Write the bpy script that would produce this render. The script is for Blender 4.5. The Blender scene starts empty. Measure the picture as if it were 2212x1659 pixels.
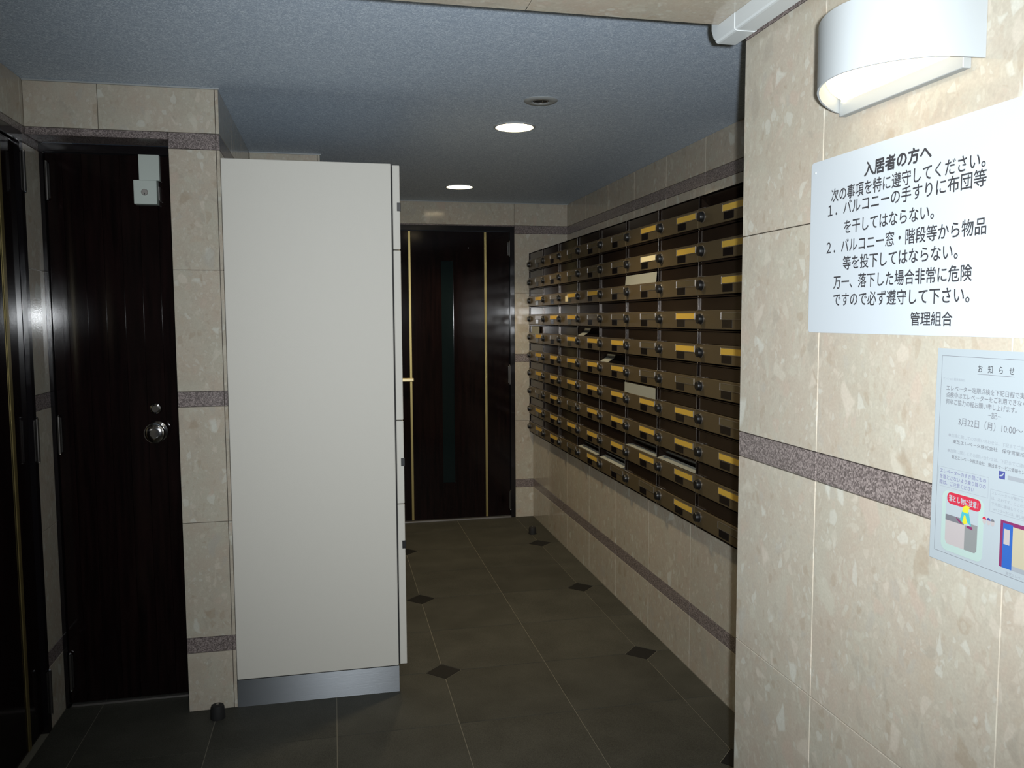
import bpy, math, random
from mathutils import Matrix, Vector
random.seed(7)
C = bpy.context.scene.collection
S = bpy.context.scene

# ------------------------------------------------------------------ camera, world, lights
cam = bpy.data.cameras.new('camera'); cam_o = bpy.data.objects.new('camera', cam); C.objects.link(cam_o)
cam.sensor_width = 36; cam.sensor_fit = 'HORIZONTAL'; cam.lens = 36 * 1784.12 / 2212; cam.clip_start = .02
RR = (0.97728492, -0.21186522, -0.00522651); DD = (-0.0218961, -0.07641064, -0.99683598); FF = (0.21079552, 0.97430721, -0.07931399)
CAMZ = 1.5039
cam_o.matrix_world = Matrix(((RR[0], -DD[0], -FF[0], 0), (RR[1], -DD[1], -FF[1], 0), (RR[2], -DD[2], -FF[2], CAMZ), (0, 0, 0, 1)))
S.camera = cam_o
S.view_settings.view_transform = 'Standard'; S.view_settings.look = 'None'
S.view_settings.exposure = 0.0; S.view_settings.gamma = 1.0; S.view_settings.use_curve_mapping = False

w = bpy.data.worlds.new('world'); S.world = w; w.use_nodes = True
w.node_tree.nodes['Background'].inputs[0].default_value = (.75, .85, 1, 1)
w.node_tree.nodes['Background'].inputs[1].default_value = .035

# the photographer's on-camera flash: just above and to the right of the lens
fl = bpy.data.lights.new('flash', 'SPOT'); flo = bpy.data.objects.new('flash', fl); C.objects.link(flo)
fl.energy = 300; fl.color = (.93, .97, 1.0); fl.spot_size = math.radians(97); fl.spot_blend = 1.0; fl.shadow_soft_size = .012
flo.location = (.056, .02, 1.535)
flo.rotation_euler = Vector((.29, .95, -.02)).to_track_quat('-Z', 'Y').to_euler()

# ------------------------------------------------------------------ dimensions
ZC = 2.35; YF = 6.022; Y1 = 3.263; Y2 = 4.436; XU = 1.734; XL = 1.4643; XM = 1.436; XP = .929; YPE = 1.771
X0 = -1.046; XC = -.393; X2 = -.0455; ZB = 2.158; YD = 3.40
ZS = (0, .2297, .2896, .737, 1.179, 1.2365, 1.688, 2.1276, 2.186, ZC)   # tile courses; stripes are courses 1, 4, 7

# ------------------------------------------------------------------ materials
MATS = {}
def newmat(name):
    m = bpy.data.materials.new(name); m.use_nodes = True; MATS[name] = m
    return m, m.node_tree, m.node_tree.nodes['Principled BSDF']
def plain(name, col, rough=.5, metal=0, coat=0, emit=None, es=0, spec=.5, bump=0, bscale=200, aniso=0):
    m, t, b = newmat(name)
    b.inputs['Base Color'].default_value = (*col, 1); b.inputs['Roughness'].default_value = rough; b.inputs['Metallic'].default_value = metal
    b.inputs['Coat Weight'].default_value = coat; b.inputs['Coat Roughness'].default_value = .06; b.inputs['Specular IOR Level'].default_value = spec
    if emit: b.inputs['Emission Color'].default_value = (*emit, 1); b.inputs['Emission Strength'].default_value = es
    n = t.nodes.new('ShaderNodeTexNoise'); n.inputs['Scale'].default_value = bscale; g = t.nodes.new('ShaderNodeNewGeometry')
    t.links.new(g.outputs['Position'], n.inputs['Vector'])
    if bump:
        bp = t.nodes.new('ShaderNodeBump'); bp.inputs['Strength'].default_value = bump; bp.inputs['Distance'].default_value = .001
        t.links.new(n.outputs['Fac'], bp.inputs['Height']); t.links.new(bp.outputs['Normal'], b.inputs['Normal'])
    return m
def ND(t, ty, **kw):
    n = t.nodes.new(ty)
    for k, v in kw.items():
        if hasattr(n, k): setattr(n, k, v)
        else: n.inputs[k].default_value = v
    return n
def math_(t, op, a, b=None, c=None):
    n = t.nodes.new('ShaderNodeMath'); n.operation = op
    for i, x in enumerate((a, b, c)):
        if x is None: continue
        if isinstance(x, (int, float)): n.inputs[i].default_value = x
        else: t.links.new(x, n.inputs[i])
    return n.outputs[0]
def mixc(t, fac, a, b):
    n = t.nodes.new('ShaderNodeMix'); n.data_type = 'RGBA'
    for s, x in ((n.inputs[0], fac), (n.inputs[6], a), (n.inputs[7], b)):
        if isinstance(x, tuple): s.default_value = (*x, 1)
        elif isinstance(x, (int, float)): s.default_value = x
        else: t.links.new(x, s)
    return n.outputs[2]
def coords(t, rnd=7.0):
    tc = t.nodes.new('ShaderNodeTexCoord'); oi = t.nodes.new('ShaderNodeObjectInfo')
    m = math_(t, 'MULTIPLY', oi.outputs['Random'], rnd)
    cx = t.nodes.new('ShaderNodeCombineXYZ')
    t.links.new(m, cx.inputs[0]); t.links.new(math_(t, 'MULTIPLY', m, 1.7), cx.inputs[1]); t.links.new(math_(t, 'MULTIPLY', m, -2.3), cx.inputs[2])
    a = t.nodes.new('ShaderNodeVectorMath'); a.operation = 'ADD'
    t.links.new(tc.outputs['Object'], a.inputs[0]); t.links.new(cx.outputs[0], a.inputs[1])
    return a.outputs[0], oi.outputs['Random']

def marble():
    m, t, b = newmat('beige_marble')
    v, rnd = coords(t)
    nz = ND(t, 'ShaderNodeTexNoise', Scale=9.0, Detail=3.0); t.links.new(v, nz.inputs['Vector'])
    sc = t.nodes.new('ShaderNodeVectorMath'); sc.operation = 'SCALE'; sc.inputs['Scale'].default_value = .05
    t.links.new(nz.outputs['Color'], sc.inputs[0])
    ad = t.nodes.new('ShaderNodeVectorMath'); ad.operation = 'ADD'; t.links.new(v, ad.inputs[0]); t.links.new(sc.outputs[0], ad.inputs[1]); v2 = ad.outputs[0]
    n1 = ND(t, 'ShaderNodeTexNoise', Scale=14.0, Detail=6.0, Roughness=.6); t.links.new(v, n1.inputs['Vector'])
    cr = t.nodes.new('ShaderNodeValToRGB'); e = cr.color_ramp
    e.elements[0].position = .3; e.elements[0].color = (.40, .34, .265, 1); e.elements[1].position = .7; e.elements[1].color = (.465, .425, .345, 1)
    t.links.new(n1.outputs['Fac'], cr.inputs[0]); col = cr.outputs[0]
    nh = ND(t, 'ShaderNodeTexNoise', Scale=7.0, Detail=2.0); t.links.new(v, nh.inputs['Vector'])
    hr = t.nodes.new('ShaderNodeValToRGB'); hr.color_ramp.elements[0].position = .35; hr.color_ramp.elements[1].position = .65
    hr.color_ramp.elements[0].color = (.445, .395, .33, 1); hr.color_ramp.elements[1].color = (.40, .395, .33, 1); t.links.new(nh.outputs['Fac'], hr.inputs[0])
    col = mixc(t, .45, col, hr.outputs[0])
    for i, (scale, thr, size, strength) in enumerate(((95, .45, .02, .3), (44, .62, .05, .45), (24, .76, .09, .6), (15.0, .87, .12, .7))):
        mp = t.nodes.new('ShaderNodeMapping'); mp.inputs['Scale'].default_value = (1, 1, .72); mp.inputs['Rotation'].default_value = (.5 + i, .3 * i, .4)
        t.links.new(v2, mp.inputs[0])
        vo = ND(t, 'ShaderNodeTexVoronoi', Scale=float(scale)); vd = ND(t, 'ShaderNodeTexVoronoi', Scale=float(scale)); vd.feature = 'DISTANCE_TO_EDGE'
        t.links.new(mp.outputs[0], vo.inputs['Vector']); t.links.new(mp.outputs[0], vd.inputs['Vector'])
        sep = t.nodes.new('ShaderNodeSeparateColor'); t.links.new(vo.outputs['Color'], sep.inputs[0])
        on = math_(t, 'GREATER_THAN', sep.outputs[0], thr)
        inside = math_(t, 'MULTIPLY', math_(t, 'SUBTRACT', vd.outputs['Distance'], math_(t, 'MULTIPLY_ADD', sep.outputs[1], .12, size)), 10.0)
        cl = t.nodes.new('ShaderNodeClamp'); t.links.new(inside, cl.inputs[0])
        fac = math_(t, 'MULTIPLY', math_(t, 'MULTIPLY', on, cl.outputs[0]), strength)
        c2 = t.nodes.new('ShaderNodeValToRGB'); e = c2.color_ramp; e.interpolation = 'CONSTANT'
        cols = [(.52, .49, .41), (.35, .29, .215), (.57, .58, .52), (.43, .37, .29), (.47, .45, .37), (.40, .38, .33), (.55, .50, .42), (.36, .33, .27), (.46, .38, .31)]
        while len(e.elements) < len(cols): e.elements.new(.5)
        for k, cc in enumerate(cols): e.elements[k].position = k / len(cols); e.elements[k].color = (*cc, 1)
        t.links.new(sep.outputs[2], c2.inputs[0])
        col = mixc(t, fac, col, c2.outputs[0])
    n3 = ND(t, 'ShaderNodeTexNoise', Scale=220.0, Detail=2.0); t.links.new(v, n3.inputs['Vector'])
    br = math_(t, 'MULTIPLY_ADD', n3.outputs['Fac'], .22, .87)
    tv = math_(t, 'MULTIPLY', br, math_(t, 'MULTIPLY_ADD', rnd, .08, .97))
    mu = t.nodes.new('ShaderNodeVectorMath'); mu.operation = 'SCALE'; t.links.new(col, mu.inputs[0]); t.links.new(tv, mu.inputs['Scale'])
    t.links.new(mu.outputs[0], b.inputs['Base Color'])
    b.inputs['Roughness'].default_value = .115; b.inputs['Specular IOR Level'].default_value = .35
    return m
marble()
def granite():
    m, t, b = newmat('grey_granite'); v, rnd = coords(t)
    n = ND(t, 'ShaderNodeTexNoise', Scale=330.0, Detail=4.0, Roughness=.7); t.links.new(v, n.inputs['Vector'])
    n2 = ND(t, 'ShaderNodeTexVoronoi', Scale=300.0); t.links.new(v, n2.inputs['Vector'])
    s = t.nodes.new('ShaderNodeSeparateColor'); t.links.new(n2.outputs['Color'], s.inputs[0])
    f = math_(t, 'ADD', math_(t, 'MULTIPLY', n.outputs['Fac'], .65), math_(t, 'MULTIPLY', s.outputs[0], .35))
    cr = t.nodes.new('ShaderNodeValToRGB'); e = cr.color_ramp
    e.elements[0].position = .36; e.elements[0].color = (.10, .083, .078, 1); e.elements[1].position = .66; e.elements[1].color = (.30, .255, .24, 1)
    x = e.elements.new(.5); x.color = (.17, .14, .135, 1)
    t.links.new(f, cr.inputs[0]); t.links.new(cr.outputs[0], b.inputs['Base Color'])
    b.inputs['Roughness'].default_value = .25
    return m
granite()
def floortile(name, c1, c2, rough):
    m, t, b = newmat(name); v, rnd = coords(t)
    n = ND(t, 'ShaderNodeTexNoise', Scale=420.0, Detail=3.0, Roughness=.7); t.links.new(v, n.inputs['Vector'])
    n2 = ND(t, 'ShaderNodeTexNoise', Scale=6.0, Detail=4.0); t.links.new(v, n2.inputs['Vector'])
    f = math_(t, 'ADD', math_(t, 'MULTIPLY', n.outputs['Fac'], .75), math_(t, 'MULTIPLY', n2.outputs['Fac'], .25))
    cr = t.nodes.new('ShaderNodeValToRGB'); e = cr.color_ramp
    e.elements[0].position = .35; e.elements[0].color = (*c1, 1); e.elements[1].position = .68; e.elements[1].color = (*c2, 1)
    t.links.new(f, cr.inputs[0])
    mu = t.nodes.new('ShaderNodeVectorMath'); mu.operation = 'SCALE'; t.links.new(cr.outputs[0], mu.inputs[0]); t.links.new(math_(t, 'MULTIPLY_ADD', rnd, .16, .92), mu.inputs['Scale'])
    t.links.new(mu.outputs[0], b.inputs['Base Color'])
    bp = ND(t, 'ShaderNodeBump', Strength=.25, Distance=.0006); t.links.new(n.outputs['Fac'], bp.inputs['Height']); t.links.new(bp.outputs['Normal'], b.inputs['Normal'])
    b.inputs['Roughness'].default_value = rough; b.inputs['Specular IOR Level'].default_value = .15
floortile('floor_tile', (.025, .025, .020), (.080, .079, .066), .65)
floortile('dark_tile', (.007, .007, .007), (.014, .014, .014), .6)
def ceilmat():
    m, t, b = newmat('ceiling_paint'); v, rnd = coords(t, 0)
    mp = t.nodes.new('ShaderNodeMapping'); mp.inputs['Scale'].default_value = (1, 1, 1); t.links.new(v, mp.inputs[0])
    n = ND(t, 'ShaderNodeTexNoise', Scale=90.0, Detail=4.0, Distortion=2.5); t.links.new(mp.outputs[0], n.inputs['Vector'])
    cr = t.nodes.new('ShaderNodeValToRGB'); e = cr.color_ramp
    e.elements[0].position = .44; e.elements[0].color = (.42, .52, .65, 1); e.elements[1].position = .62; e.elements[1].color = (.74, .84, .95, 1)
    t.links.new(n.outputs['Fac'], cr.inputs[0]); t.links.new(cr.outputs[0], b.inputs['Base Color'])
    bp = ND(t, 'ShaderNodeBump', Strength=.35, Distance=.0015); t.links.new(n.outputs['Fac'], bp.inputs['Height']); t.links.new(bp.outputs['Normal'], b.inputs['Normal'])
    b.inputs['Roughness'].default_value = .65; b.inputs['Specular IOR Level'].default_value = .3
ceilmat()
def woodmat():
    m, t, b = newmat('dark_wood'); v, rnd = coords(t, 3)
    mp = t.nodes.new('ShaderNodeMapping'); mp.inputs['Scale'].default_value = (60, 60, 4); t.links.new(v, mp.inputs[0])
    n = ND(t, 'ShaderNodeTexNoise', Scale=1.0, Detail=5.0); t.links.new(mp.outputs[0], n.inputs['Vector'])
    cr = t.nodes.new('ShaderNodeValToRGB'); e = cr.color_ramp
    e.elements[0].position = .3; e.elements[0].color = (.003, .0018, .002, 1); e.elements[1].position = .75; e.elements[1].color = (.0095, .0045, .0045, 1)
    t.links.new(n.outputs['Fac'], cr.inputs[0]); t.links.new(cr.outputs[0], b.inputs['Base Color'])
    n4 = ND(t, 'ShaderNodeTexNoise', Scale=160.0, Detail=2.0); t.links.new(v, n4.inputs['Vector'])
    bp = ND(t, 'ShaderNodeBump', Strength=.05, Distance=.001); t.links.new(n4.outputs['Fac'], bp.inputs['Height']); t.links.new(bp.outputs['Normal'], b.inputs['Normal'])
    b.inputs['Roughness'].default_value = .10; b.inputs['Specular IOR Level'].default_value = .25
woodmat()
def brushed():
    m, t, b = newmat('brushed_steel'); v, rnd = coords(t, 0)
    mp = t.nodes.new('ShaderNodeMapping'); mp.inputs['Scale'].default_value = (3, 3, 900); t.links.new(v, mp.inputs[0])
    n = ND(t, 'ShaderNodeTexNoise', Scale=1.0, Detail=2.0); t.links.new(mp.outputs[0], n.inputs['Vector'])
    bp = ND(t, 'ShaderNodeBump', Strength=.35, Distance=.0004); t.links.new(n.outputs['Fac'], bp.inputs['Height']); t.links.new(bp.outputs['Normal'], b.inputs['Normal'])
    b.inputs['Base Color'].default_value = (.44, .47, .50, 1); b.inputs['Metallic'].default_value = 1; b.inputs['Roughness'].default_value = .27
    b.inputs['Anisotropic'].default_value = .9; b.inputs['Anisotropic Rotation'].default_value = .25
    tg = t.nodes.new('ShaderNodeTangent'); tg.direction_type = 'RADIAL'; tg.axis = 'Z'; t.links.new(tg.outputs[0], b.inputs['Tangent'])
brushed()
def bronze(name, c1, c2, rough):
    m, t, b = newmat(name); v, rnd = coords(t, 5)
    n = ND(t, 'ShaderNodeTexNoise', Scale=500.0, Detail=2.0); t.links.new(v, n.inputs['Vector'])
    t.links.new(mixc(t, n.outputs['Fac'], c1, c2), b.inputs['Base Color'])
    b.inputs['Roughness'].default_value = rough; b.inputs['Metallic'].default_value = .35
bronze('mailbox_bronze', (.10, .076, .040), (.145, .11, .06), .36)
bronze('mailbox_dark', (.018, .011, .008), (.03, .02, .014), .16)
plain('edge_metal', (.30, .28, .26), .4, .8)
plain('grout', (.11, .095, .08), .9, bump=.4)
plain('floor_grout', (.16, .15, .115), .9, bump=.4)
plain('plaster', (.25, .23, .2), .9, bump=.3)
plain('cream_panel', (.575, .56, .505), .5, bump=.35, bscale=700, spec=.3)
plain('black_gap', (.008, .008, .008), .7)
plain('black_plastic', (.006, .006, .006), .4)
plain('black_rubber', (.008, .008, .008), .75, bump=.2)
plain('black_gloss', (.006, .005, .006), .15)
plain('gold_metal', (.36, .29, .12), .36, .8)
plain('brass_handle', (.85, .72, .42), .28, .75)
plain('satin_steel', (.42, .40, .38), .33, .85)
plain('dark_steel', (.10, .095, .09), .3, .8)
plain('chrome', (.65, .65, .66), .12, 1)
plain('white_paint', (.35, .38, .395), .45, spec=.4)
plain('grey_paint', (.32, .34, .34), .5)
plain('lock_paint', (.44, .49, .45), .5)
plain('plastic_white', (.55, .59, .60), .35)
plain('sign_white', (.475, .525, .565), .3, spec=.4)
plain('paper_white', (.315, .36, .385), .8)
plain('card_white', (.30, .31, .27), .7)
plain('card_yellow', (.62, .40, .06), .5)
plain('card_pale', (.85, .76, .48), .4)
plain('card_empty', (.10, .08, .045), .25)
plain('ink_black', (.03, .03, .035), .7)
plain('ink_grey', (.13, .135, .15), .7)
plain('ink_light', (.25, .275, .30), .7)
plain('ink_purple', (.15, .15, .26), .7)
plain('ink_red', (.42, .02, .045), .6)
plain('ink_maroon', (.17, .02, .09), .6)
plain('ink_blue', (.02, .09, .34), .6)
plain('ink_navy', (.05, .06, .22), .6)
plain('ink_teal', (.05, .33, .38), .6)
plain('ink_yellow', (.50, .49, .03), .6)
plain('ink_beige', (.38, .35, .25), .6)
plain('ink_skin', (.36, .33, .33), .6)
plain('ink_mint', (.33, .43, .40), .6)
plain('ink_stone', (.19, .20, .20), .6)
plain('door_glass', (.004, .009, .010), .12, spec=.3)
plain('lamp_diffuser', (.9, .9, .9), .5, emit=(1, .80, .50), es=1.9)
plain('downlight_glow', (.9, .9, .9), .5, emit=(1, .80, .48), es=12)

# ------------------------------------------------------------------ mesh helpers
class MB:
    def __init__(s): s.v = []; s.f = []
    def poly(s, pts, flip=False):
        b = len(s.v); s.v += [tuple(p) for p in pts]; f = tuple(range(b, b + len(pts))); s.f.append(f[::-1] if flip else f); return s
    def box(s, x0, x1, y0, y1, z0, z1, c=0):
        if c == 0:
            b = len(s.v); s.v += [(x, y, z) for x in (x0, x1) for y in (y0, y1) for z in (z0, z1)]
            for f in ((0, 1, 3, 2), (4, 6, 7, 5), (0, 4, 5, 1), (2, 3, 7, 6), (0, 2, 6, 4), (1, 5, 7, 3)): s.f.append(tuple(b + i for i in f))
            return s
        # chamfered box
        X = ((x0, x1), (y0, y1), (z0, z1)); b = len(s.v); idx = {}
        for i in range(8):
            sg = ((i >> 2) & 1, (i >> 1) & 1, i & 1)
            for a in range(3):
                p = [X[k][sg[k]] + (0 if k == a else (c if sg[k] == 0 else -c)) for k in range(3)]
                idx[(sg, a)] = len(s.v); s.v.append(tuple(p))
        def fa(lst): s.f.append(tuple(lst))
        for a in range(3):
            u, v = (a + 1) % 3, (a + 2) % 3
            for sg in (0, 1):
                q = []
                for (p, r) in ((0, 0), (1, 0), (1, 1), (0, 1)):
                    k = [0, 0, 0]; k[a] = sg; k[u] = p; k[v] = r; q.append(idx[(tuple(k), a)])
                fa(q if sg else q[::-1])
            for p in (0, 1):
                for r in (0, 1):
                    k0 = [0, 0, 0]; k1 = [0, 0, 0]; k0[u] = k1[u] = p; k0[v] = k1[v] = r; k0[a] = 0; k1[a] = 1
                    q = [idx[(tuple(k0), u)], idx[(tuple(k1), u)], idx[(tuple(k1), v)], idx[(tuple(k0), v)]]
                    fa(q if p == r else q[::-1])
        for i in range(8):
            sg = ((i >> 2) & 1, (i >> 1) & 1, i & 1); q = [idx[(sg, a)] for a in range(3)]
            fa(q if sum(sg) % 2 == 1 else q[::-1])
        return s
    def lathe(s, prof, o, axis=(0, 0, 1), n=32, cap=True):
        ax = Vector(axis).normalized(); u = ax.orthogonal().normalized(); v = ax.cross(u); o = Vector(o); b = len(s.v)
        for (r, h) in prof:
            for k in range(n):
                a = 2 * math.pi * k / n; s.v.append(tuple(o + ax * h + u * (r * math.cos(a)) + v * (r * math.sin(a))))
        for i in range(len(prof) - 1):
            for k in range(n):
                k2 = (k + 1) % n; s.f.append((b + i * n + k, b + i * n + k2, b + (i + 1) * n + k2, b + (i + 1) * n + k))
        if cap:
            s.f.append(tuple(b + k for k in range(n))[::-1]); s.f.append(tuple(b + (len(prof) - 1) * n + k for k in range(n)))
        return s
    def prism(s, pts, ax, d0, d1):
        """extrude a 2D outline along axis ax ('x','y','z')"""
        def P(p, d): return (d, p[0], p[1]) if ax == 'x' else ((p[0], d, p[1]) if ax == 'y' else (p[0], p[1], d))
        n = len(pts); b = len(s.v); s.v += [P(p, d0) for p in pts] + [P(p, d1) for p in pts]
        s.f.append(tuple(b + i for i in range(n))[::-1]); s.f.append(tuple(b + n + i for i in range(n)))
        for i in range(n): j = (i + 1) % n; s.f.append((b + i, b + j, b + n + j, b + n + i))
        return s
    def obj(s, name, mat, parent=None, smooth=False, xf=None):
        me = bpy.data.meshes.new(name); vs = [xf(p) for p in s.v] if xf else s.v
        me.from_pydata(vs, [], s.f); me.materials.append(MATS[mat])
        me.validate()
        import bmesh
        bm = bmesh.new(); bm.from_mesh(me); bmesh.ops.recalc_face_normals(bm, faces=bm.faces); bm.to_mesh(me); bm.free()
        if smooth:
            for p in me.polygons: p.use_smooth = True
            if hasattr(me, 'set_sharp_from_angle'): me.set_sharp_from_angle(angle=math.radians(35))
        o = bpy.data.objects.new(name, me); C.objects.link(o)
        if parent: put(o, parent)
        return o
def put(o, parent):
    o.parent = parent
    o.matrix_parent_inverse = Matrix.Translation(parent.location).inverted() if parent.type == 'EMPTY' or any(parent.location) else Matrix()
def tag(o, label, cat, group=None):
    o['label'] = label; o['category'] = cat
    if group: o['group'] = group
    return o
def thing(name, label, cat, loc=(0, 0, 0), group=None):
    o = bpy.data.objects.new(name, None); C.objects.link(o); o.location = loc; o.empty_display_size = .05
    return tag(o, label, cat, group)
def struct(o): o['kind'] = 'structure'; return o
def rrect(u0, u1, v0, v1, r, n=5):
    pts = []
    for (cx, cy, a0) in ((u1 - r, v1 - r, 0), (u0 + r, v1 - r, 90), (u0 + r, v0 + r, 180), (u1 - r, v0 + r, 270)):
        for k in range(n + 1):
            a = math.radians(a0 + 90 * k / n); pts.append((cx + r * math.cos(a), cy + r * math.sin(a)))
    return pts

# ------------------------------------------------------------------ tiled walls
TH = .011
def slab(mb, plane, c, sgn, u0, u1, v0, v1, gap=.0009, ch=.0009, th=TH):
    """stone slab whose polished face lies on the plane; sgn = side the face looks to"""
    u0 += gap; u1 -= gap; v0 += gap; v1 -= gap
    def P(u, v, d):
        d = c + sgn * d
        return (d, u, v) if plane == 'x' else ((u, d, v) if plane == 'y' else (u, v, d))
    b = len(mb.v)
    for (e, d) in ((0, -th), (0, -ch), (ch, 0)):
        mb.v += [P(u0 + e, v0 + e, d), P(u1 - e, v0 + e, d), P(u1 - e, v1 - e, d), P(u0 + e, v1 - e, d)]
    for k in range(2):
        for i in range(4):
            j = (i + 1) % 4; mb.f.append((b + 4 * k + i, b + 4 * k + j, b + 4 * k + 4 + j, b + 4 * k + 4 + i))
    mb.f.append((b + 8, b + 9, b + 10, b + 11)); mb.f.append((b + 3, b + 2, b + 1, b))
def tiles(parent, plane, c, sgn, us, zlim=(0, ZC), holes=(), lowstripe=True):
    zs = list(ZS)
    for i in range(len(zs) - 1):
        z0, z1 = max(zs[i], zlim[0]), min(zs[i + 1], zlim[1])
        if z1 - z0 < .012: continue
        st = i in (1, 4, 7) and (lowstripe or i != 1)
        for k in range(len(us) - 1):
            segs = [(us[k], us[k + 1], z0, z1)]
            for (a, b_, h0, h1) in holes:
                out = []
                for (p, q, r, s_) in segs:
                    if q <= a + .001 or p >= b_ - .001 or s_ <= h0 + .001 or r >= h1 - .001: out.append((p, q, r, s_)); continue
                    if p < a - .004: out.append((p, a, r, s_))
                    if q > b_ + .004: out.append((b_, q, r, s_))
                    p2, q2 = max(p, a), min(q, b_)
                    if s_ > h1 + .004: out.append((p2, q2, h1, s_))
                    if r < h0 - .004: out.append((p2, q2, r, h0))
                segs = out
            for (p, q, r, s_) in segs:
                mb = MB(); slab(mb, plane, c, sgn, p, q, r, s_)
                mb.obj('granite_tile' if st else 'marble_tile', 'grey_granite' if st else 'beige_marble', parent)

# floor
FX0, FY0, GX, GY = .8784, 2.944, .4474, .4666
fl_o = struct(MB().box(-1.2, 1.9, -1.2, 6.2, -.08, -.0016).obj('floor', 'floor_grout'))
dh = .0745
def isd(i, k): return (i % 2 == 1) and (k % 2 == 1)
for i in range(-5, 2):
    for k in range(-5, 7):
        x0 = max(FX0 + i * GX, X0 - .0); x1 = min(FX0 + (i + 1) * GX, XL); y0 = FY0 + k * GY; y1 = min(FY0 + (k + 1) * GY, YF)
        if x1 - x0 < .02 or y1 - y0 < .02: continue
        cut = [isd(i, k) and x0 == FX0 + i * GX, isd(i + 1, k) and x1 == FX0 + (i + 1) * GX, isd(i + 1, k + 1) and x1 == FX0 + (i + 1) * GX and y1 == FY0 + (k + 1) * GY, isd(i, k + 1) and x0 == FX0 + i * GX and y1 == FY0 + (k + 1) * GY]
        g = .0016; a, b_, c_, d_ = x0 + g, x1 - g, y0 + g, y1 - g; q = dh + g
        pts = []
        pts += [(a, c_ + q), (a + q, c_)] if cut[0] else [(a, c_)]
        pts += [(b_ - q, c_), (b_, c_ + q)] if cut[1] else [(b_, c_)]
        pts += [(b_, d_ - q), (b_ - q, d_)] if cut[2] else [(b_, d_)]
        pts += [(a + q, d_), (a, d_ - q)] if cut[3] else [(a, d_)]
        MB().prism(pts, 'z', -.0015, 0).obj('floor_tile', 'floor_tile', fl_o)
for i in (-3, -1, 1):
    for k in (-3, -1, 1, 3, 5):
        x, y = FX0 + i * GX, FY0 + k * GY
        MB().prism([(x - dh, y), (x, y - dh), (x + dh, y), (x, y + dh)], 'z', -.0015, -.0001).obj('diamond_tile', 'dark_tile', fl_o)

# ceiling and beam
struct(MB().box(-1.2, 1.9, YPE, 6.2, ZC, ZC + .1).obj('ceiling', 'ceiling_paint'))
beam = struct(MB().box(-1.2, 1.9, -1.2, YPE - TH, ZB + TH, ZC + .1).obj('beam', 'plaster'))
for (a, b_) in ((-1.0, -.527), (-.527, -.055), (-.055, .417), (.417, XP)):
    for (p, q) in ((1.18, YPE), (.6, 1.18)):
        mb = MB(); slab(mb, 'z', ZB, -1, a, b_, p, q); mb.obj('marble_tile', 'beige_marble', beam)
for (a, b_) in ((-1.04, -.527), (-.527, -.055), (-.055, .417), (.417, XP), (XP, XU)):
    mb = MB(); slab(mb, 'y', YPE, 1, a, b_, ZB, ZC - .001); mb.obj('marble_tile', 'beige_marble', beam)

# right-hand pillar wall with the notices
pw = struct(MB().box(XP + TH, 1.85, -1.2, YPE - TH, 0, ZB).obj('wall_right', 'grout'))
tiles(pw, 'x', XP, -1, [.037, .509, .981, 1.4535, YPE], zlim=(0, ZB), lowstripe=False)
tiles(pw, 'y', YPE, 1, [XP + .012, XL], zlim=(0, ZB), lowstripe=False)

# recess wall behind the letter boxes: lower proud part and upper part
lw = struct(MB().box(XL + TH, 1.85, YPE, YF, 0, .648).obj('wall_right_lower', 'grout'))
ly = [YPE + .02, 2.26, 2.732, 3.204, 3.676, 4.148, 4.62, 5.092, 5.564, YF]
tiles(lw, 'x', XL, -1, ly, zlim=(0, .648))
uw = struct(MB().box(XU + TH, 1.85, YPE, YF, .66, ZC).obj('wall_right_upper', 'grout'))
tiles(uw, 'x', XU, -1, ly, zlim=(1.9, ZC))
tiles(uw, 'x', XU, -1, [YPE + .02, 2.26, 2.732], zlim=(.66, 1.9))

# far wall with the entrance door
DX0, DX1, DZ1 = .341, 1.327, 2.178
fw = struct(MB().box(X2 - .3, DX0, YF + TH, 6.2, 0, ZC).box(DX1, 1.85, YF + TH, 6.2, 0, ZC).box(DX0, DX1, YF + TH, 6.2, DZ1, ZC).obj('wall_back', 'grout'))
tiles(fw, 'y', YF, -1, [X2, DX0, DX1, XU], holes=((DX0, DX1, -1, DZ1),))

# left-hand walls
w1 = struct(MB().box(-.571, XC - .0135, Y1 + TH, Y2, 0, ZC).box(X0, -.571, Y1 + TH, YD - .01, 2.171, ZC).obj('wall_back_left', 'grout'))
tiles(w1, 'y', Y1, -1, [-.571, XC - .0125], zlim=(0, 2.1276))
tiles(w1, 'y', Y1, -1, [X0, -.804, XC - .0125], zlim=(2.186, ZC))
tiles(w1, 'y', Y1, -1, [X0, XC - .0125], zlim=(2.1276, 2.186), holes=((X0 - .1, -.571, -1, 2.16),))
mb = MB(); slab(mb, 'z', 2.16, -1, X0 + .002, -.573, Y1 + .001, YD - .002); mb.obj('granite_tile', 'grey_granite', w1)
w1s = struct(MB().box(XC - .013, XC - .0112, Y1 + .01, Y2, 0, ZC).obj('wall_left_middle', 'grout'))
tiles(w1s, 'x', XC, 1, [Y1, 3.66, 4.05, Y2])
w2 = struct(MB().box(XC, X2 - .016, Y2 + TH, YF, 0, ZC).obj('wall_left_far', 'grout'))
tiles(w2, 'y', Y2, -1, [XC + .001, X2 - .012])
tiles(w2, 'x', X2, 1, [Y2 + .001, 4.9, 5.37, YF])
HY0, HY1 = 2.25, 3.235
w0 = struct(MB().box(X0 - .1, X0 - TH, .2, HY0, 0, ZC).box(X0 - .1, X0 - TH, HY1, YD + .06, 0, ZC).box(X0 - .1, X0 - TH, HY0, HY1, 2.16, ZC).obj('wall_left', 'grout'))
tiles(w0, 'x', X0, 1, [.8, 1.3, 1.77, HY0, 2.74, HY1, YD + .05], holes=((HY0, HY1, -1, 2.16),))
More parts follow.
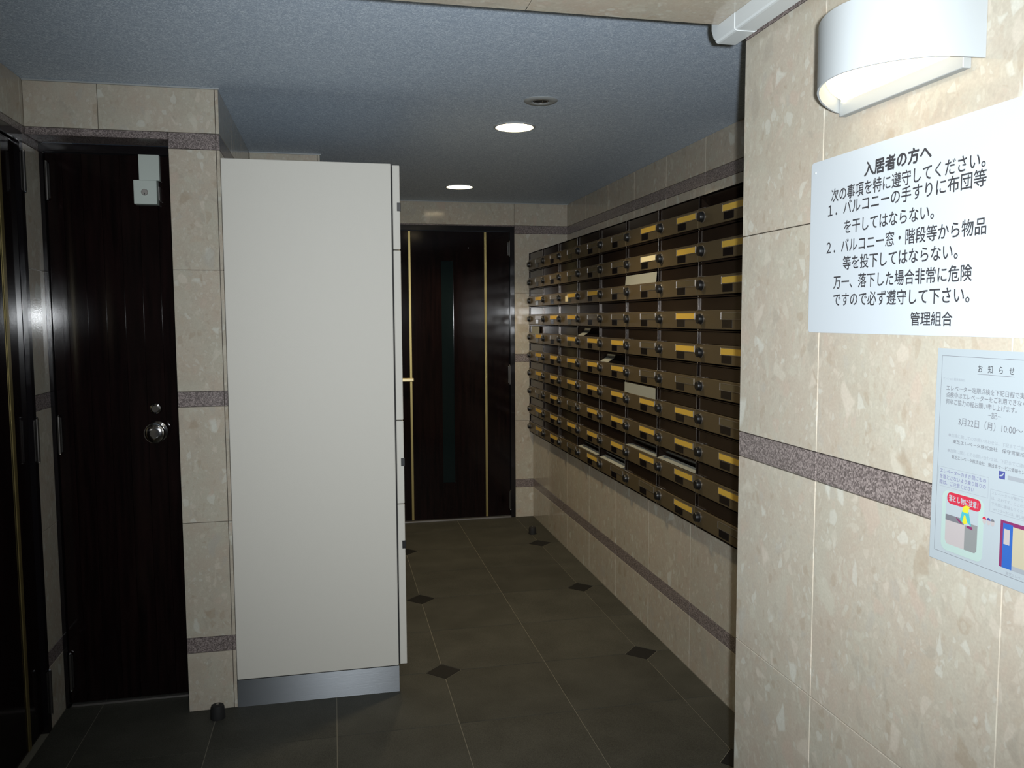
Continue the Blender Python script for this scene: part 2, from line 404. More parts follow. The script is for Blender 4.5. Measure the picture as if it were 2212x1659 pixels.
mb = MB(); slab(mb, 'z', 2.16, -1, X0 - .05, X0 - .012, HY0, HY1); mb.obj('granite_tile', 'grey_granite', w0)

# slim pale ceiling beads
def trimbox(n, *a): return struct(MB().box(*a).obj(n, 'grey_paint'))
trimbox('trim_1', X0 + .001, XC + .006, Y1 - .007, Y1 - .0005, ZC - .006, ZC - .0005)
trimbox('trim_2', XC + .001, X2 + .006, Y2 - .007, Y2 - .0005, ZC - .006, ZC - .0005)
trimbox('trim_3', X2 + .008, XU, YF - .007, YF - .0005, ZC - .006, ZC - .0005)

# ------------------------------------------------------------------ doors
# door_1: narrow boarded service door in the recess at left
d1 = struct(MB().box(X0 + .0005, X0 + .014, YD, YD + .05, 0, 2.158).box(-.585, -.572, YD, YD + .05, 0, 2.158).box(X0 + .014, -.585, YD, YD + .05, 2.128, 2.158).obj('door_1', 'black_gloss'))
bx = [-1.0305, -.974, -.907, -.841, -.775, -.709, -.643, -.587]
for a, b_ in zip(bx, bx[1:]):
    mb = MB().box(a + .0004, b_ - .0004, YD + .018, YD + .045, .012, 2.126, c=.0005); mb.obj('board', 'dark_wood', d1)
MB().box(X0 + .02, -.585, YD + .005, YD + .017, .0005, .008).obj('threshold', 'satin_steel', d1)
def hinge(parent, x, y, z0, z1, leaf):
    m = MB().lathe([(.0062, z0), (.0062, z1)], (x, y, 0), n=14)
    m.box(*leaf, z0 + .004, z1 - .004)
    h = m.obj('hinge', 'dark_steel', parent, smooth=True)
    MB().lathe([(.002, z0 - .007), (.0055, z0 - .004), (.0045, z0 - .0002)], (x, y, 0), n=12).lathe([(.0045, z1 + .0002), (.0055, z1 + .004), (.002, z1 + .007)], (x, y, 0), n=12).obj('hinge_tip', 'chrome', h, smooth=True)
for z0, z1 in ((1.955, 2.09), (1.0, 1.14), (.07, .21)):
    hinge(d1, -1.024, YD + .006, z0, z1, (-1.03, -1.016, YD + .0135, YD + .017))
    
# round chrome knob and key cylinder on door_1
kn = MB().lathe([(.041, 0), (.042, .004), (.040, .008), (.032, .011), (.024, .014), (.022, .032), (.031, .040), (.0385, .048), (.0385, .056), (.034, .060), (.018, .062), (.0165, .0605), (.004, .061)], (-.676, YD + .018, 1.071), (0, -1, 0), 40).obj('door_knob', 'chrome', d1, smooth=True)
MB().lathe([(.0215, 0), (.0225, .004), (.020, .010), (.013, .0125), (.0125, .011), (.004, .011)], (-.679, YD + .018, 1.161), (0, -1, 0), 32).obj('deadbolt_cylinder', 'chrome', d1, smooth=True)
# auxiliary lock: its own thing screwed to the door corner
lk = thing('surface_lock', 'pale green-grey square surface lock with bracket plate on top corner of dark service door', 'lock', (-.675, YD + .01, 1.94))
MB().box(-.702, -.629, YD - .006, YD + .0175, 2.031, 2.127, c=.0012).obj('bracket_plate', 'lock_paint', lk)
lb = MB().box(-.719, -.637, YD - .024, YD + .0175, 1.94, 2.0295, c=.0016).obj('lock_body', 'lock_paint', lk)
MB().lathe([(.0122, 0), (.0122, .002), (.011, .003)], (-.680, YD - .024, 1.984), (0, -1, 0), 28).obj('key_cylinder', 'satin_steel', lb, smooth=True)
MB().box(-.6813, -.6787, YD - .0276, YD - .027, 1.975, 1.982).obj('keyhole', 'black_gap', lb)
MB().box(-.634, -.629, YD - .014, YD + .0175, 1.955, 2.008, c=.001).obj('strike_bar', 'satin_steel', lk)

# door_2: dark door in the left wall with one gold strip in view
xl = X0 - .03
d2 = struct(MB().box(X0 - .05, X0 + .0015, HY1 - .032, HY1 - .0001, 0, 2.1585).box(X0 - .05, X0 - .006, HY0 + .001, HY0 + .032, 0, 2.158).box(X0 - .05, X0 + .0015, HY0 + .032, HY1 - .032, 2.128, 2.1585).obj('door_2', 'black_gloss'))
MB().box(xl - .02, xl + .014, HY0 + .034, HY1 - .034, .012, 2.125, c=.002).obj('door_leaf', 'dark_wood', d2)
MB().box(xl + .014, xl + .018, 3.045, 3.07, .014, 2.123, c=.001).obj('gold_strip', 'gold_metal', d2)
MB().box(xl + .014, xl + .018, 2.50, 2.525, .014, 2.123, c=.001).obj('gold_strip', 'gold_metal', d2)
for z0, z1 in ((1.955, 2.09), (1.0, 1.155), (.07, .23)):
    hinge(d2, X0 + .009, 3.214, z0, z1, (X0 + .0016, X0 + .004, 3.206, 3.226))

# door_3: entrance door at the corridor's end
yb = YF + .004
d3 = struct(MB().box(DX0 + .001, DX0 + .033, yb, yb + .07, 0, DZ1 - .001).box(DX1 - .033, DX1 - .001, yb, yb + .07, 0, DZ1 - .001).box(DX0 + .033, DX1 - .033, yb, yb + .07, DZ1 - .036, DZ1 - .001).obj('door_3', 'black_gloss'))
# leaf with a slot for the glass
LX0, LX1, LZ0, LZ1 = DX0 + .036, DX1 - .036, .012, DZ1 - .039
sx0, sx1, sz0, sz1 = .783, .872, .283, 1.925
mb = MB()
for (a, b_, c_, d_) in ((LX0, sx0, LZ0, LZ1), (sx1, LX1, LZ0, LZ1), (sx0, sx1, LZ0, sz0), (sx0, sx1, sz1, LZ1)): mb.box(a, b_, yb + .022, yb + .06, c_, d_)
mb.obj('door_leaf', 'dark_wood', d3)
MB().box(sx0, sx1, yb + .034, yb + .042, sz0, sz1).obj('glass_slot', 'door_glass', d3)
for x in (.544, 1.1015): MB().box(x, x + .0185, yb + .015, yb + .0218, .014, LZ1 - .002, c=.002).obj('gold_strip', 'gold_metal', d3)
hd = MB().box(.455, .568, yb - .045, yb - .028, 1.050, 1.076, c=.004).obj('lever_handle', 'brass_handle', d3)
MB().lathe([(.009, 0), (.009, .07)], (.47, yb + .022, 1.063), (0, -1, 0), 14).obj('spindle', 'brass_handle', hd, smooth=True)
MB().lathe([(.024, 0), (.024, .005), (.02, .008)], (.47, yb + .022, 1.063), (0, -1, 0), 24).obj('rose', 'brass_handle', d3, smooth=True)
for z0, z1 in ((1.965, 2.07), (1.015, 1.15), (.06, .20)):
    hinge(d3, 1.292, yb + .012, z0, z1, (1.280, 1.2955, yb + .018, yb + .0215))
MB().lathe([(.006, 0), (.0045, .003)], (.985, yb + .0219, 2.02), (0, -1, 0), 14).obj('peephole', 'chrome', d3)
MB().box(DX0 + .01, DX1 - .034, yb - .003, yb + .02, .0005, .010).obj('threshold', 'satin_steel', d3)

# ------------------------------------------------------------------ parcel locker
CY1 = 4.20
cb = thing('parcel_locker', 'tall cream steel parcel locker cabinet with blank side panel and brushed kickplate', 'locker', (-.08, 3.7, 0))
MB().box(XC + .0015, .232, Y1, CY1, .1085, 2.10, c=.002).obj('body', 'cream_panel', cb)
MB().box(XC + .0015, .2335, Y1 - .0003, CY1 - .01, 0, .1065).obj('kickplate', 'brushed_steel', cb)
MB().box(.232, .2365, Y1 + .004, CY1 - .004, .115, 2.09).obj('door_gap_shade', 'black_gap', cb)  # black filler painting in the shade of the gap behind the locker doors
zd = [.111, .769, 1.104, 1.771, 2.096]; lat = [.604, .937, None, 1.936]
for k in range(4):
    for (ya, ybx) in ((Y1 - .0005, 3.727), (3.731, CY1)):
        d = MB().box(.2375, .2655, ya, ybx, zd[k] + .0017, zd[k + 1] - .0017, c=.002).obj('locker_door', 'cream_panel', cb)
        if lat[k]: MB().box(.2535, .2685, ya - .0008, ya + .05, lat[k] - .0165, lat[k] + .0165, c=.001).obj('pull_handle', 'black_plastic', d)

# ------------------------------------------------------------------ letter boxes
YC = [6.018, 5.603, 5.188, 4.770, 4.352, 3.934, 3.5155, 3.0975, 2.679]; ZT = 1.983; PZ = .1332
NR = 10
HAS = {0: 'eeyeyyyeyy', 1: 'eeeyeyyyyy', 2: 'eewyyyyeye', 3: 'eeyeyyyyyy', 4: 'eeeeyyyyye', 5: 'ypeeeeyyye', 6: 'yyeyyeyyyy', 7: 'yyyeyeeyye'}
OPEN = {(3, 9), (4, 9), (5, 8), (6, 8), (4, 5), (3, 4), (7, 0), (5, 2)}
ordr = ['top', 'second', 'third', 'fourth', 'fifth', 'sixth', 'seventh', 'eighth', 'ninth', 'bottom']
ordc = ['farthest', 'second', 'third', 'fourth', 'fifth', 'sixth', 'seventh', 'nearest']
PW = .4165; BR = .0805   # pitch along the wall, height of the bronze door
def lb(name, mat, mb, parent, smooth=False): o = mb.obj(name, mat, parent, smooth); return o
# prototype meshes in local coordinates: x = out of wall negative, y = along wall (0 = far edge .. -PW near edge), z down from top 0 .. -PZ
def protos():
    P = {}
    t = .0014
    mb = MB()   # shell of the box: two sides, top, bottom, back
    D = XU - XM - .003
    mb.box(0, D, -t, 0, -PZ, 0).box(0, D, -PW, -PW + t, -PZ, 0).box(0, D, -PW + t, -t, -t, 0).box(0, D, -PW + t, -t, -PZ, -PZ + t).box(D - t, D, -PW + t, -t, -PZ + t, -t)
    P['body'] = (mb, 'mailbox_dark', False)
    P['side_edge'] = (MB().box(-.0012, .010, -.0014, -.0001, -PZ + .001, -.001), 'edge_metal', False)
    P['flap'] = (MB().box(.006, .0085, -PW + .003, -.003, -PZ + BR + .0015, -.005), 'mailbox_dark', False)
    P['flap_open'] = (MB().poly([(.008, -PW + .003, -.006), (.008, -.003, -.006), (.045, -.003, -.040), (.045, -PW + .003, -.040)]).poly([(.0095, -PW + .003, -.005), (.0095, -.003, -.005), (.0465, -.003, -.039), (.0465, -PW + .003, -.039)]), 'mailbox_dark', False)
    P['door'] = (MB().box(-.004, .006, -PW + .0026, -.0026, -PZ + .0075, -PZ + BR, c=.0012), 'mailbox_bronze', False)
    P['lip'] = (MB().box(-.0062, .004, -.060, -.004, -PZ + BR + .0001, -PZ + BR + .0018), 'edge_metal', False)
    zt = -PZ + BR
    P['knob'] = (MB().lathe([(.0215, 0), (.0215, .004), (.0195, .006), (.0185, .016), (.0165, .019), (.004, .0195)], (-.004, -.042, zt - .033), (-1, 0, 0), 24), 'black_plastic', True)
    P['dial_rim'] = (MB().lathe([(.0217, 0), (.0228, .0005), (.0228, .002), (.0217, .0025)], (-.004, -.042, zt - .033), (-1, 0, 0), 24, cap=False), 'edge_metal', True)
    y0, y1, z0, z1 = -.396, -.214, zt - .034, zt - .010
    mb = MB(); f = .0016
    mb.box(-.0062, -.0041, y0, y1, z0 - f, z0).box(-.0062, -.0041, y0, y1, z1, z1 + f).box(-.0068, -.0041, y1, y1 + f, z0 - f, z1 + f).box(-.0062, -.0041, y0 - f, y0, z0 - f, z1 + f)
    P['card_holder'] = (mb, 'satin_steel', False)
    P['name_card'] = (MB().box(-.0056, -.0042, y0 + .0006, y1 - .0006, z0 + .0005, z1 - .0005), 'card_yellow', False)
    P['lock_window'] = (MB().box(-.0058, -.0041, -.302, -.222, zt - .066, zt - .0375, c=.0006), 'black_gloss', False)
    P['rivet'] = (MB().lathe([(.003, 0), (.0028, .0012), (.001, .002)], (.0006, -.0055, -PZ + .0038), (-1, 0, 0), 10).lathe([(.0022, 0), (.002, .0012), (.001, .002)], (.0006, -.028, -PZ + .0038), (-1, 0, 0), 10), 'chrome', True)
    return P
PR = protos(); PM = {}
for n, (mb, mat, sm) in PR.items():
    o = mb.obj(n.replace('_open', ''), mat, None, sm); PM[n] = o.data; bpy.data.objects.remove(o)
def mk(name, me, parent, mat=None):
    o = bpy.data.objects.new(name, me); C.objects.link(o); o.parent = parent
    if mat:
        o.material_slots[0].link = 'OBJECT'; o.material_slots[0].material = MATS[mat]
    return o
KIND = {'y': 'yellow name card', 'p': 'pale faded name card', 'w': 'yellow card and white tag', 'e': 'empty name card holder'}
for c in range(8):
    for r in range(NR):
        k = HAS[c][r]
        cn = ordc[c] + (' column' if c in (0, 7) else ' column from far wall')
        rn = ordr[r] + ' row'
        root = bpy.data.objects.new('mailbox', None); C.objects.link(root); root.empty_display_size = .03
        root.location = (XM, YC[c], ZT - PZ * r)
        cn = {0: 'column against the far wall', 7: 'column beside the pillar'}.get(c, ordc[c] + ' column from the far wall')
        tag(root, 'brown mailbox with %s, %s, %s' % (KIND[k], rn, cn), 'mailbox', 'brown mailboxes in the wall bank')
        mk('body', PM['body'], root); mk('side_edge', PM['side_edge'], root)
        mk('slot_flap', PM['flap_open'] if (c, r) in OPEN else PM['flap'], root)
        d = mk('mailbox_door', PM['door'], root); mk('top_lip', PM['lip'], d)
        kb = mk('dial_knob', PM['knob'], root); mk('dial_rim', PM['dial_rim'], kb)
        h = mk('card_holder', PM['card_holder'], root)
        mk('name_card', PM['name_card'], h, {'p': 'card_pale', 'e': 'card_empty'}.get(k))
        mk('lock_window', PM['lock_window'], root); mk('rivet', PM['rivet'], root)
        if k == 'w':
            zz = -PZ + BR
            MB().box(-.0075, -.0062, -.235, -.175, zz - .058, zz - .022).obj('white_tag', 'card_pale', None).parent = root
# mail sticking out of slots
def mail(c, r, label, y0, y1, z0, z1, x0=-.004, tilt=.0, mat='card_white', n=1, name='flyer'):
    yb0, zt = YC[c], ZT - PZ * r
    mb = MB()
    for k in range(n):
        dz = k * .006; s = k * .012
        ya, yb_ = yb0 - PW * y0 - s, yb0 - PW * y1 + s * .3
        mb.poly([(XM + x0, ya, zt + z0 - dz), (XM + x0, yb_, zt + z0 - dz), (XM + x0 + tilt, yb_, zt + z1 - dz), (XM + x0 + tilt, ya, zt + z1 - dz)])
        mb.poly([(XM + x0 + .001, ya, zt + z0 - dz), (XM + x0 + .001, yb_, zt + z0 - dz), (XM + x0 + tilt + .001, yb_, zt + z1 - dz), (XM + x0 + tilt + .001, ya, zt + z1 - dz)])
        mb.f += []
    o = mb.obj(name, mat); 
    return tag(o, label, 'mail', 'mail stuck in the mailbox slots')
mail(5, 6, 'full-width white card standing in the seventh-row slot, sixth mailbox column', -.01, .97, -.055, -.002, -.003)
mail(5, 2, 'grey-white flyer bulging in third-row slot, sixth mailbox column', -.01, .96, -.054, -.006, -.003, .004)
mail(0, 4, 'small pale card in fifth-row slot of the mailbox column at far wall', .25, .8, -.062, -.004, -.006, mat='card_white')
mail(5, 8, 'thin papers lying in ninth-row slot, sixth mailbox column', .03, .96, -.051, -.046, -.001, .033, n=2)
mail(6, 8, 'thick folded papers lying in ninth-row slot, seventh mailbox column', .02, .97, -.050, -.040, -.001, .033, n=3)
mail(4, 9, 'papers lying in bottom-row slot, fifth mailbox column from far wall', .03, .9, -.050, -.038, -.001, .033, n=3)
mail(3, 9, 'papers lying in bottom-row slot, fourth mailbox column from far wall', .05, .9, -.050, -.042, -.001, .033, n=2)
mail(4, 5, 'crumpled slip lying in sixth-row slot, fifth mailbox column', .04, .35, -.050, -.030, -.001, .033, n=1)
mail(3, 4, 'small slip in fifth-row slot, fourth mailbox column from far wall', .02, .3, -.050, -.030, -.001, .033, n=1)

# ------------------------------------------------------------------ ceiling fittings
def downlight(x, y, label):
    t = thing('downlight', label, 'ceiling light', (x, y, ZC), 'round downlights along the corridor ceiling')
    MB().lathe([(.0835, -.0005), (.094, -.0005), (.092, -.004), (.0845, -.006), (.0835, -.005), (.0835, -.0005)], (x, y, ZC), n=48, cap=False).obj('trim_ring', 'white_paint', t, smooth=True)
    MB().lathe([(.083, -.0035), (.083, -.0008)], (x, y, ZC), n=48).obj('light_disc', 'downlight_glow', t)
    l = bpy.data.lights.new('downlight_bulb', 'SPOT'); lo = bpy.data.objects.new('downlight_bulb', l); C.objects.link(lo); put(lo, t)
    l.energy = 60; l.color = (1, .80, .50); l.spot_size = math.radians(122); l.spot_blend = .55; l.shadow_soft_size = .06; lo.location = (x, y, ZC - .012)
downlight(.807, 3.65, 'nearer glowing round downlight in the corridor ceiling')
downlight(.817, 5.34, 'farther glowing round downlight, close to the entrance door')
t = thing('unlit_spotlight', 'small unlit recessed ceiling spot with wide ring, in front of the downlights', 'ceiling light', (.813, 3.199, ZC))
MB().lathe([(.066, -.0005), (.066, -.002), (.060, -.006), (.040, -.0075), (.034, -.005), (.034, -.0005), (.066, -.0005)], (.813, 3.199, ZC), n=48, cap=False).obj('trim_ring', 'grey_paint', t, smooth=True)
MB().lathe([(.033, -.0012), (.033, -.0004)], (.813, 3.199, ZC), n=32).obj('dark_opening', 'black_gap', t)
MB().lathe([(.026, -.005), (.0285, -.005), (.0285, -.0025), (.026, -.0025), (.026, -.005)], (.813, 3.199, ZC), n=32, cap=False).obj('inner_ring', 'satin_steel', t, smooth=True)
MB().box(.8115, .8145, 3.171, 3.176, ZC - .012, ZC - .0015).obj('spring_clip', 'chrome', t)
MB().lathe([(.006, -.004), (.0075, -.004), (.0075, -.0015), (.006, -.0015), (.006, -.004)], (.831, 3.193, ZC), n=16, cap=False).obj('screw_ring', 'chrome', t)

# conduit in the corner of soffit and pillar
t = thing('cable_duct', 'pale grey plastic cable duct running along the top of the stone pillar', 'duct', (.89, 1.2, ZB))
def cprof(e=0): return [(.912 + e, ZB - .0005), (.912 + e, 2.124 - e), (.909, 2.1215 - e), (.868, 2.1215 - e), (.864, 2.1225 - e), (.8615 - e, 2.126 - e), (.8615 - e, ZB - .0005)]
MB().prism(cprof(), 'y', .6, 1.735).obj('duct_cover', 'plastic_white', t)
MB().prism(cprof(.0012), 'y', 1.692, YPE + .010).obj('end_sleeve', 'plastic_white', t)
MB().prism([(YPE + .0005, ZB + .06), (YPE + .0005, ZB + .002), (YPE + .0101, ZB - .004), (YPE + .0105, 2.127), (YPE + .022, 2.136), (YPE + .032, 2.155), (YPE + .034, ZB + .06)], 'x', .861, .912).obj('elbow', 'plastic_white', t)

# wall lamp
t = thing('wall_lamp', 'white curved half-drum wall lamp glowing underneath, above the white sign', 'wall lamp', (XP, 1.22, 1.92))
def spline(pts, n=6):
    out = []
    for i in range(len(pts) - 1):
        p0, p1, p2, p3 = pts[max(i - 1, 0)], pts[i], pts[i + 1], pts[min(i + 2, len(pts) - 1)]
        for k in range(n):
            s = k / n
            out.append(tuple(.5 * ((2 * p1[j]) + (-p0[j] + p2[j]) * s + (2 * p0[j] - 5 * p1[j] + 4 * p2[j] - p3[j]) * s * s + (-p0[j] + 3 * p1[j] - 3 * p2[j] + p3[j]) * s ** 3) for j in (0, 1)))
    return out + [pts[-1]]
pl = spline([(.9285, 1.394), (.897, 1.377), (.846, 1.332), (.797, 1.270), (.771, 1.210), (.770, 1.152), (.798, 1.100), (.840, 1.066), (.880, 1.053), (.9285, 1.051)])
th = .0032; inner = []
for i, p in enumerate(pl):
    a = pl[max(i - 1, 0)]; b_ = pl[min(i + 1, len(pl) - 1)]; dx, dy = b_[0] - a[0], b_[1] - a[1]; L = math.hypot(dx, dy)
    inner.append((p[0] - dy / L * th, p[1] + dx / L * th))
inner = [(min(q[0], .9285), q[1]) for q in inner]
mb = MB(); n = len(pl); z0, z1 = 1.875, 1.978
mb.v += [(p[0], p[1], z0) for p in pl] + [(p[0], p[1], z1) for p in pl] + [(p[0], p[1], z0) for p in inner] + [(p[0], p[1], z1) for p in inner]
for i in range(n - 1):
    mb.f += [(i, i + 1, n + i + 1, n + i), (2 * n + i, 3 * n + i, 3 * n + i + 1, 2 * n + i + 1), (i, 2 * n + i, 2 * n + i + 1, i + 1), (n + i, n + i + 1, 3 * n + i + 1, 3 * n + i)]
mb.f += [(0, n, 3 * n, 2 * n), (n - 1, 3 * n - 1, 4 * n - 1, 2 * n - 1)]
mb.obj('shade', 'white_paint', t, smooth=True)
MB().box(.914, .9286, 1.078, 1.383, 1.868, 1.972, c=.001).obj('back_plate', 'grey_paint', t)
cen = (.93, 1.2225); dp = [(.910 if p[0] > .91 else cen[0] + (p[0] - cen[0]) * .93, cen[1] + (p[1] - cen[1]) * .88) for p in inner]
MB().prism(dp, 'z', 1.890, 1.962).obj('diffuser', 'lamp_diffuser', t)

# ------------------------------------------------------------------ lettering helper
def text_mb(s, ya, yb, zc, h, xf=None, bold=0, thick=.0003, x=XP, name='lettering', mat='ink_black', parent=None):
    """flat letters on the pillar face, reading from far (+Y) to near (-Y); ya/yb = first/last edge along Y"""
    cu = bpy.data.curves.new('t', 'FONT'); cu.body = s; cu.size = 1; cu.resolution_u = 3; cu.offset = 0
    o = bpy.data.objects.new('t', cu); C.objects.link(o)
    bpy.context.view_layer.update()
    me = bpy.data.meshes.new_from_object(o.evaluated_get(bpy.context.evaluated_depsgraph_get()))
    bpy.data.objects.remove(o); bpy.data.curves.remove(cu)
    xs = [v.co.x for v in me.vertices]
    if not xs: return None
    x0, x1 = min(xs), max(xs); sx = (ya - yb) / (x1 - x0)
    vs = []
    for v in me.vertices:
        p = (x, ya - (v.co.x - x0) * sx, zc + (v.co.y - .37) * h)
        vs.append(xf(p) if xf else p)
    fs = [tuple(p.vertices) for p in me.polygons]
    if bold > .001:
        base = [(ya - (v.co.x - x0) * sx, zc + (v.co.y - .37) * h) for v in me.vertices]; n0 = len(base); f0 = list(fs); e = bold * h
        for k, (dy, dz) in enumerate(((e, 0), (-e, 0), (0, e), (0, -e)), 1):
            for (y, z) in base: p = (x - .00002 * k, y + dy, z + dz); vs.append(xf(p) if xf else p)
            fs += [tuple(i + n0 * k for i in f) for f in f0]
    bpy.data.meshes.remove(me)
    m = bpy.data.meshes.new(name); m.from_pydata(vs, [], fs); m.materials.append(MATS[mat])
    o = bpy.data.objects.new(name, m); C.objects.link(o)
    if parent: put(o, parent)
    return o

# white notice board
sg = thing('notice_sign', 'white acrylic notice board with black Japanese lettering under the wall lamp', 'sign', (XP, 1.19, 1.64))
SX = XP - .0035
MB().prism(rrect(.905, 1.4865, 1.473, 1.8025, .008), 'x', SX, XP - .0003).obj('board', 'sign_white', sg)
for (y, z) in ((1.472, 1.782), (.918, 1.782), (1.472, 1.490), (.918, 1.490)):
    if z > 1.6: MB().lathe([(.0025, 0), (.0022, .001), (.001, .0014)], (SX, y, z), (-1, 0, 0), 12).obj('screw_cap', 'plastic_white', sg)
for s, a, b_, z, h, bo in (('入居者の方へ', 1.320, 1.152, 1.7625, .027, .038), ('次の事項を特に遵守してください。', 1.418, 1.040, 1.7305, .027, .012), ('１．バルコニーの手すりに布団等', 1.427, 1.037, 1.7035, .027, .012),
        ('を干してはならない。', 1.375, 1.142, 1.668, .027, .012), ('２．バルコニー窓・階段等から物品', 1.429, 1.034, 1.634, .027, .012), ('等を投下してはならない。', 1.376, 1.088, 1.602, .027, .012),
        ('万一、落下した場合非常に危険', 1.404, 1.058, 1.568, .027, .012), ('ですので必ず遵守して下さい。', 1.403, 1.061, 1.5355, .027, .012), ('管理組合', 1.188, 1.094, 1.4995, .024, .016)):
    text_mb(s, a, b_, z, h, bold=bo, x=SX - .0002, parent=sg)

# paper notice with a gentle curl
def curl(p):
    x, y, z = p
    u = (1.125 - y) / .236; v = (1.454 - z) / .333
    off = .0006 + .005 * max(0, math.sin(math.pi * min(max(v, 0), 1))) * .35 + .007 * max(0, v - .55) * (1 - max(0, min(u, 1)) * .6) + .0003 * math.sin(7 * u + 4 * v) * v
    return (x - off, y, z)
pp = thing('paper_notice', 'white paper elevator inspection notice taped below the sign', 'notice', (XP, 1.007, 1.29))
mb = MB(); nu, nv = 14, 20
for d in (0, .0003):
    for i in range(nu + 1):
        for j in range(nv + 1): mb.v.append(curl((XP - .0003 - d, 1.125 - .236 * i / nu, 1.454 - .333 * j / nv)))
N1 = (nu + 1) * (nv + 1)
for L in (0, N1):
    for i in range(nu):
        for j in range(nv): a = L + i * (nv + 1) + j; mb.f.append((a, a + 1, a + nv + 2, a + nv + 1))
mb.obj('sheet', 'paper_white', pp, smooth=True)
PXX = XP - .0013
def flat(name, mat, pts, lift=0, sub=None):
    m = MB(); m.poly([curl((PXX - lift, y, z)) for y, z in pts]); o = m.obj(name, mat, None); put(o, pp); return o
def frect(name, mat, y0, y1, z0, z1, lift=0):
    m = MB(); k = max(1, int(abs(y0 - y1) / .02)); q = max(1, int(abs(z1 - z0) / .02))
    for i in range(k + 1):
        for j in range(q + 1): m.v.append(curl((PXX - lift, y0 + (y1 - y0) * i / k, z0 + (z1 - z0) * j / q)))
    for i in range(k):
        for j in range(q): a = i * (q + 1) + j; m.f.append((a, a + 1, a + q + 2, a + q + 1))
    o = m.obj(name, mat, None); put(o, pp); return o
def outline(name, mat, y0, y1, z0, z1, w=.0006):
    m = MB()
    for (a, b_, c_, d_) in ((y0, y1, z1 - w, z1), (y0, y1, z0, z0 + w), (y0, y0 - w, z0, z1), (y1, y1 + w, z0, z1)):
        k = max(1, int(max(abs(a - b_), abs(c_ - d_)) / .02)); hor = abs(a - b_) > abs(c_ - d_)
        for i in range(k):
            if hor: p = [(a + (b_ - a) * i / k, c_), (a + (b_ - a) * (i + 1) / k, c_), (a + (b_ - a) * (i + 1) / k, d_), (a + (b_ - a) * i / k, d_)]
            else: p = [(a, c_ + (d_ - c_) * i / k), (b_, c_ + (d_ - c_) * i / k), (b_, c_ + (d_ - c_) * (i + 1) / k), (a, c_ + (d_ - c_) * (i + 1) / k)]
            m.poly([curl((PXX, *q)) for q in p])
    o = m.obj(name, mat, None); put(o, pp); return o
outline('border_line', 'ink_grey', 1.114, .900, 1.136, 1.443)
def ptx(s, a, b_, z, h, mat='ink_grey', bold=.004, lift=0): return text_mb(s, a, b_, z, h, xf=curl, bold=bold, x=PXX - lift, mat=mat, parent=pp, name='printed_line')
ptx('お　知　ら　せ', 1.040, .974, 1.4265, .0125, 'ink_black')
frect('underline', 'ink_grey', 1.041, .973, 1.4182, 1.4188)
ptx('マンション居住者各位', 1.110, 1.064, 1.4075, .0045, 'ink_light')
ptx('エレベーター定期点検を下記日程で実施します。', 1.102, .915, 1.3935, .0092, 'ink_grey')
ptx('点検中はエレベーターをご利用できなくなります。', 1.102, .912, 1.3830, .0092, 'ink_grey')
ptx('何卒ご協力の程お願い申し上げます。', 1.102, .966, 1.3725, .0092, 'ink_grey')
ptx('−記−', 1.017, .993, 1.3605, .010, 'ink_grey')
ptx('3月22日（月）10:00〜12:00', 1.074, .926, 1.3445, .0135, 'ink_grey', .0)
ptx('●点検に関してのお問い合わせは、下記までご連絡ください。', 1.093, .915, 1.3215, .0062, 'ink_light')
ptx('東芝エレベータ株式会社　保守営業所　03-', 1.084, .93, 1.3125, .0064, 'ink_grey')
ptx('●故障に関してのお問い合わせは、下記までご連絡ください。', 1.094, .915, 1.2975, .0062, 'ink_light')
ptx('東芝エレベータ株式会社　東日本サービス情報センター', 1.085, .935, 1.2885, .0064, 'ink_grey')
frect('blue_mark', 'ink_navy', .992, .981, 1.2725, 1.2835); flat('white_swoosh', 'paper_white', [(.991, 1.277), (.986, 1.279), (.982, 1.283), (.985, 1.277), (.990, 1.2755)], .0002)
frect('phone_strip', 'ink_light', .976, .925, 1.2735, 1.2795)
outline('text_frame', 'ink_light', 1.1115, 1.010, 1.2395, 1.270, .0005)
for s, z, e in (('エレベーターのすき間にもの', 1.264, 1.015), ('を落とさないよう乗り降りの', 1.255, 1.015), ('際は、ご注意ください', 1.246, 1.037)): ptx(s, 1.108, e, z, .0075, 'ink_purple')
outline('text_frame', 'ink_light', 1.006, .905, 1.2215, 1.2545, .0005)
for k, (s, e) in enumerate((('エレベーターが動かないとき', .93), ('は、あわてず、ここのボタン', .93), ('で外部に連絡してください', .935), ('※インターホンは、押し続け', .94))): ptx(s, 1.003 - .004 * (k == 3), e, 1.2495 - .0078 * k, .0052, 'ink_light')
# picture of the lift sill, red heading, small figures, lift car
flat('photo_glow', 'ink_mint', rrect(1.016, 1.1005, 1.141, 1.235, .012), .0001)
flat('photo_sky', 'paper_white', rrect(1.026, 1.092, 1.1895, 1.228, .003), .0002)
flat('photo_floor', 'ink_skin', [(1.092, 1.194), (1.092, 1.158), (1.088, 1.152), (1.050, 1.152), (1.050, 1.194)], .0002)
flat('photo_shaft', 'ink_stone', [(1.052, 1.194), (1.052, 1.152), (1.031, 1.152), (1.027, 1.156), (1.027, 1.194)], .00025)
flat('photo_sill', 'ink_grey', [(1.092, 1.198), (1.092, 1.189), (1.054, 1.189), (1.054, 1.198)], .0003)
flat('red_heading', 'ink_red', rrect(1.022, 1.090, 1.2155, 1.2335, .008), .0004)
ptx('落とし物に注意！', 1.086, 1.027, 1.2245, .0105, 'paper_white', .02, .0006)
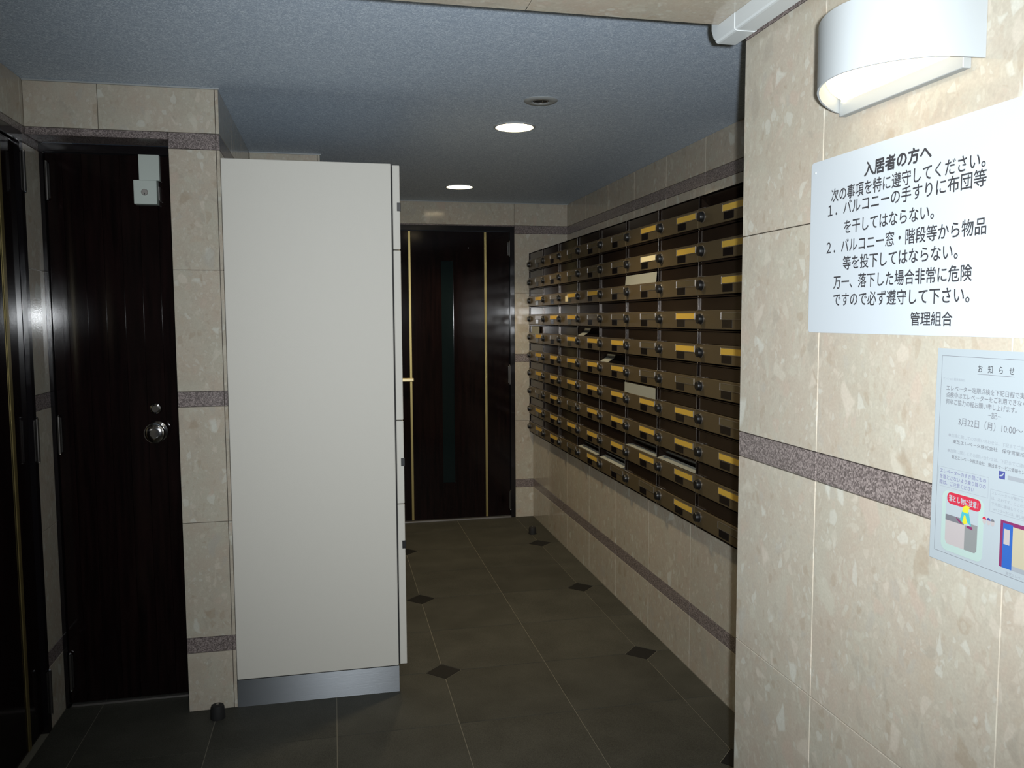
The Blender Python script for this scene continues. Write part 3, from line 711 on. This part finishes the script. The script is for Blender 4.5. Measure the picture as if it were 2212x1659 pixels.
flat('trousers', 'ink_teal', [(1.058, 1.211), (1.062, 1.196), (1.056, 1.192), (1.0525, 1.204), (1.048, 1.195), (1.039, 1.190), (1.045, 1.211)], .0005)
flat('jacket', 'ink_yellow', [(1.056, 1.217), (1.058, 1.209), (1.047, 1.208), (1.045, 1.215), (1.043, 1.219), (1.050, 1.220)], .0006)
flat('yellow_bag', 'ink_yellow', [(1.054, 1.204), (1.057, 1.193), (1.052, 1.190), (1.047, 1.194), (1.051, 1.204)], .0006)
flat('boot', 'ink_maroon', [(1.048, 1.190), (1.048, 1.1865), (1.036, 1.1855), (1.037, 1.190)], .0006)
flat('boot', 'ink_maroon', [(1.070, 1.198), (1.058, 1.192), (1.058, 1.189), (1.068, 1.194)], .0006)
for y, hat in ((1.0145, 'ink_red'), (1.0065, 'ink_navy'), (.9990, 'ink_grey')):
    flat('face_oval', 'ink_skin', [(y + .0036 * math.cos(a * .524), 1.2055 + .005 * math.sin(a * .524)) for a in range(12)], .0002)
    flat('cap', hat, [(y + .0037 * math.cos(a * .524), 1.2075 + .004 * math.sin(a * .524)) for a in range(7)], .0004)
frect('lift_frame', 'ink_maroon', .9845, .900, 1.147, 1.2145, .0002)
frect('lift_side', 'ink_blue', .9795, .962, 1.147, 1.211, .0004)
frect('lift_window', 'ink_skin', .9775, .967, 1.181, 1.203, .0006)
frect('lift_interior', 'ink_beige', .962, .912, 1.1535, 1.209, .0005)
frect('lift_floor', 'ink_light', .962, .912, 1.147, 1.1535, .0005)
ptx('東芝エレベータ株式会社', .972, .915, 1.1405, .005, 'ink_light')

# ------------------------------------------------------------------ door stops
def stopper(x, y, label):
    t = thing('door_stop', label, 'door stop', (x, y, 0), 'black rubber door stops')
    MB().lathe([(.027, 0), (.0275, .004), (.0245, .042), (.022, .050), (.012, .053)], (x, y, 0), n=28).obj('rubber_body', 'black_rubber', t, smooth=True)
    MB().lathe([(.005, .0531), (.005, .0545)], (x, y, 0), n=12).obj('screw', 'satin_steel', t)
stopper(-.457, 3.19, 'black rubber door stop on the floor beside the parcel locker')
stopper(1.335, 5.52, 'black rubber door stop on the floor under the far mailboxes')
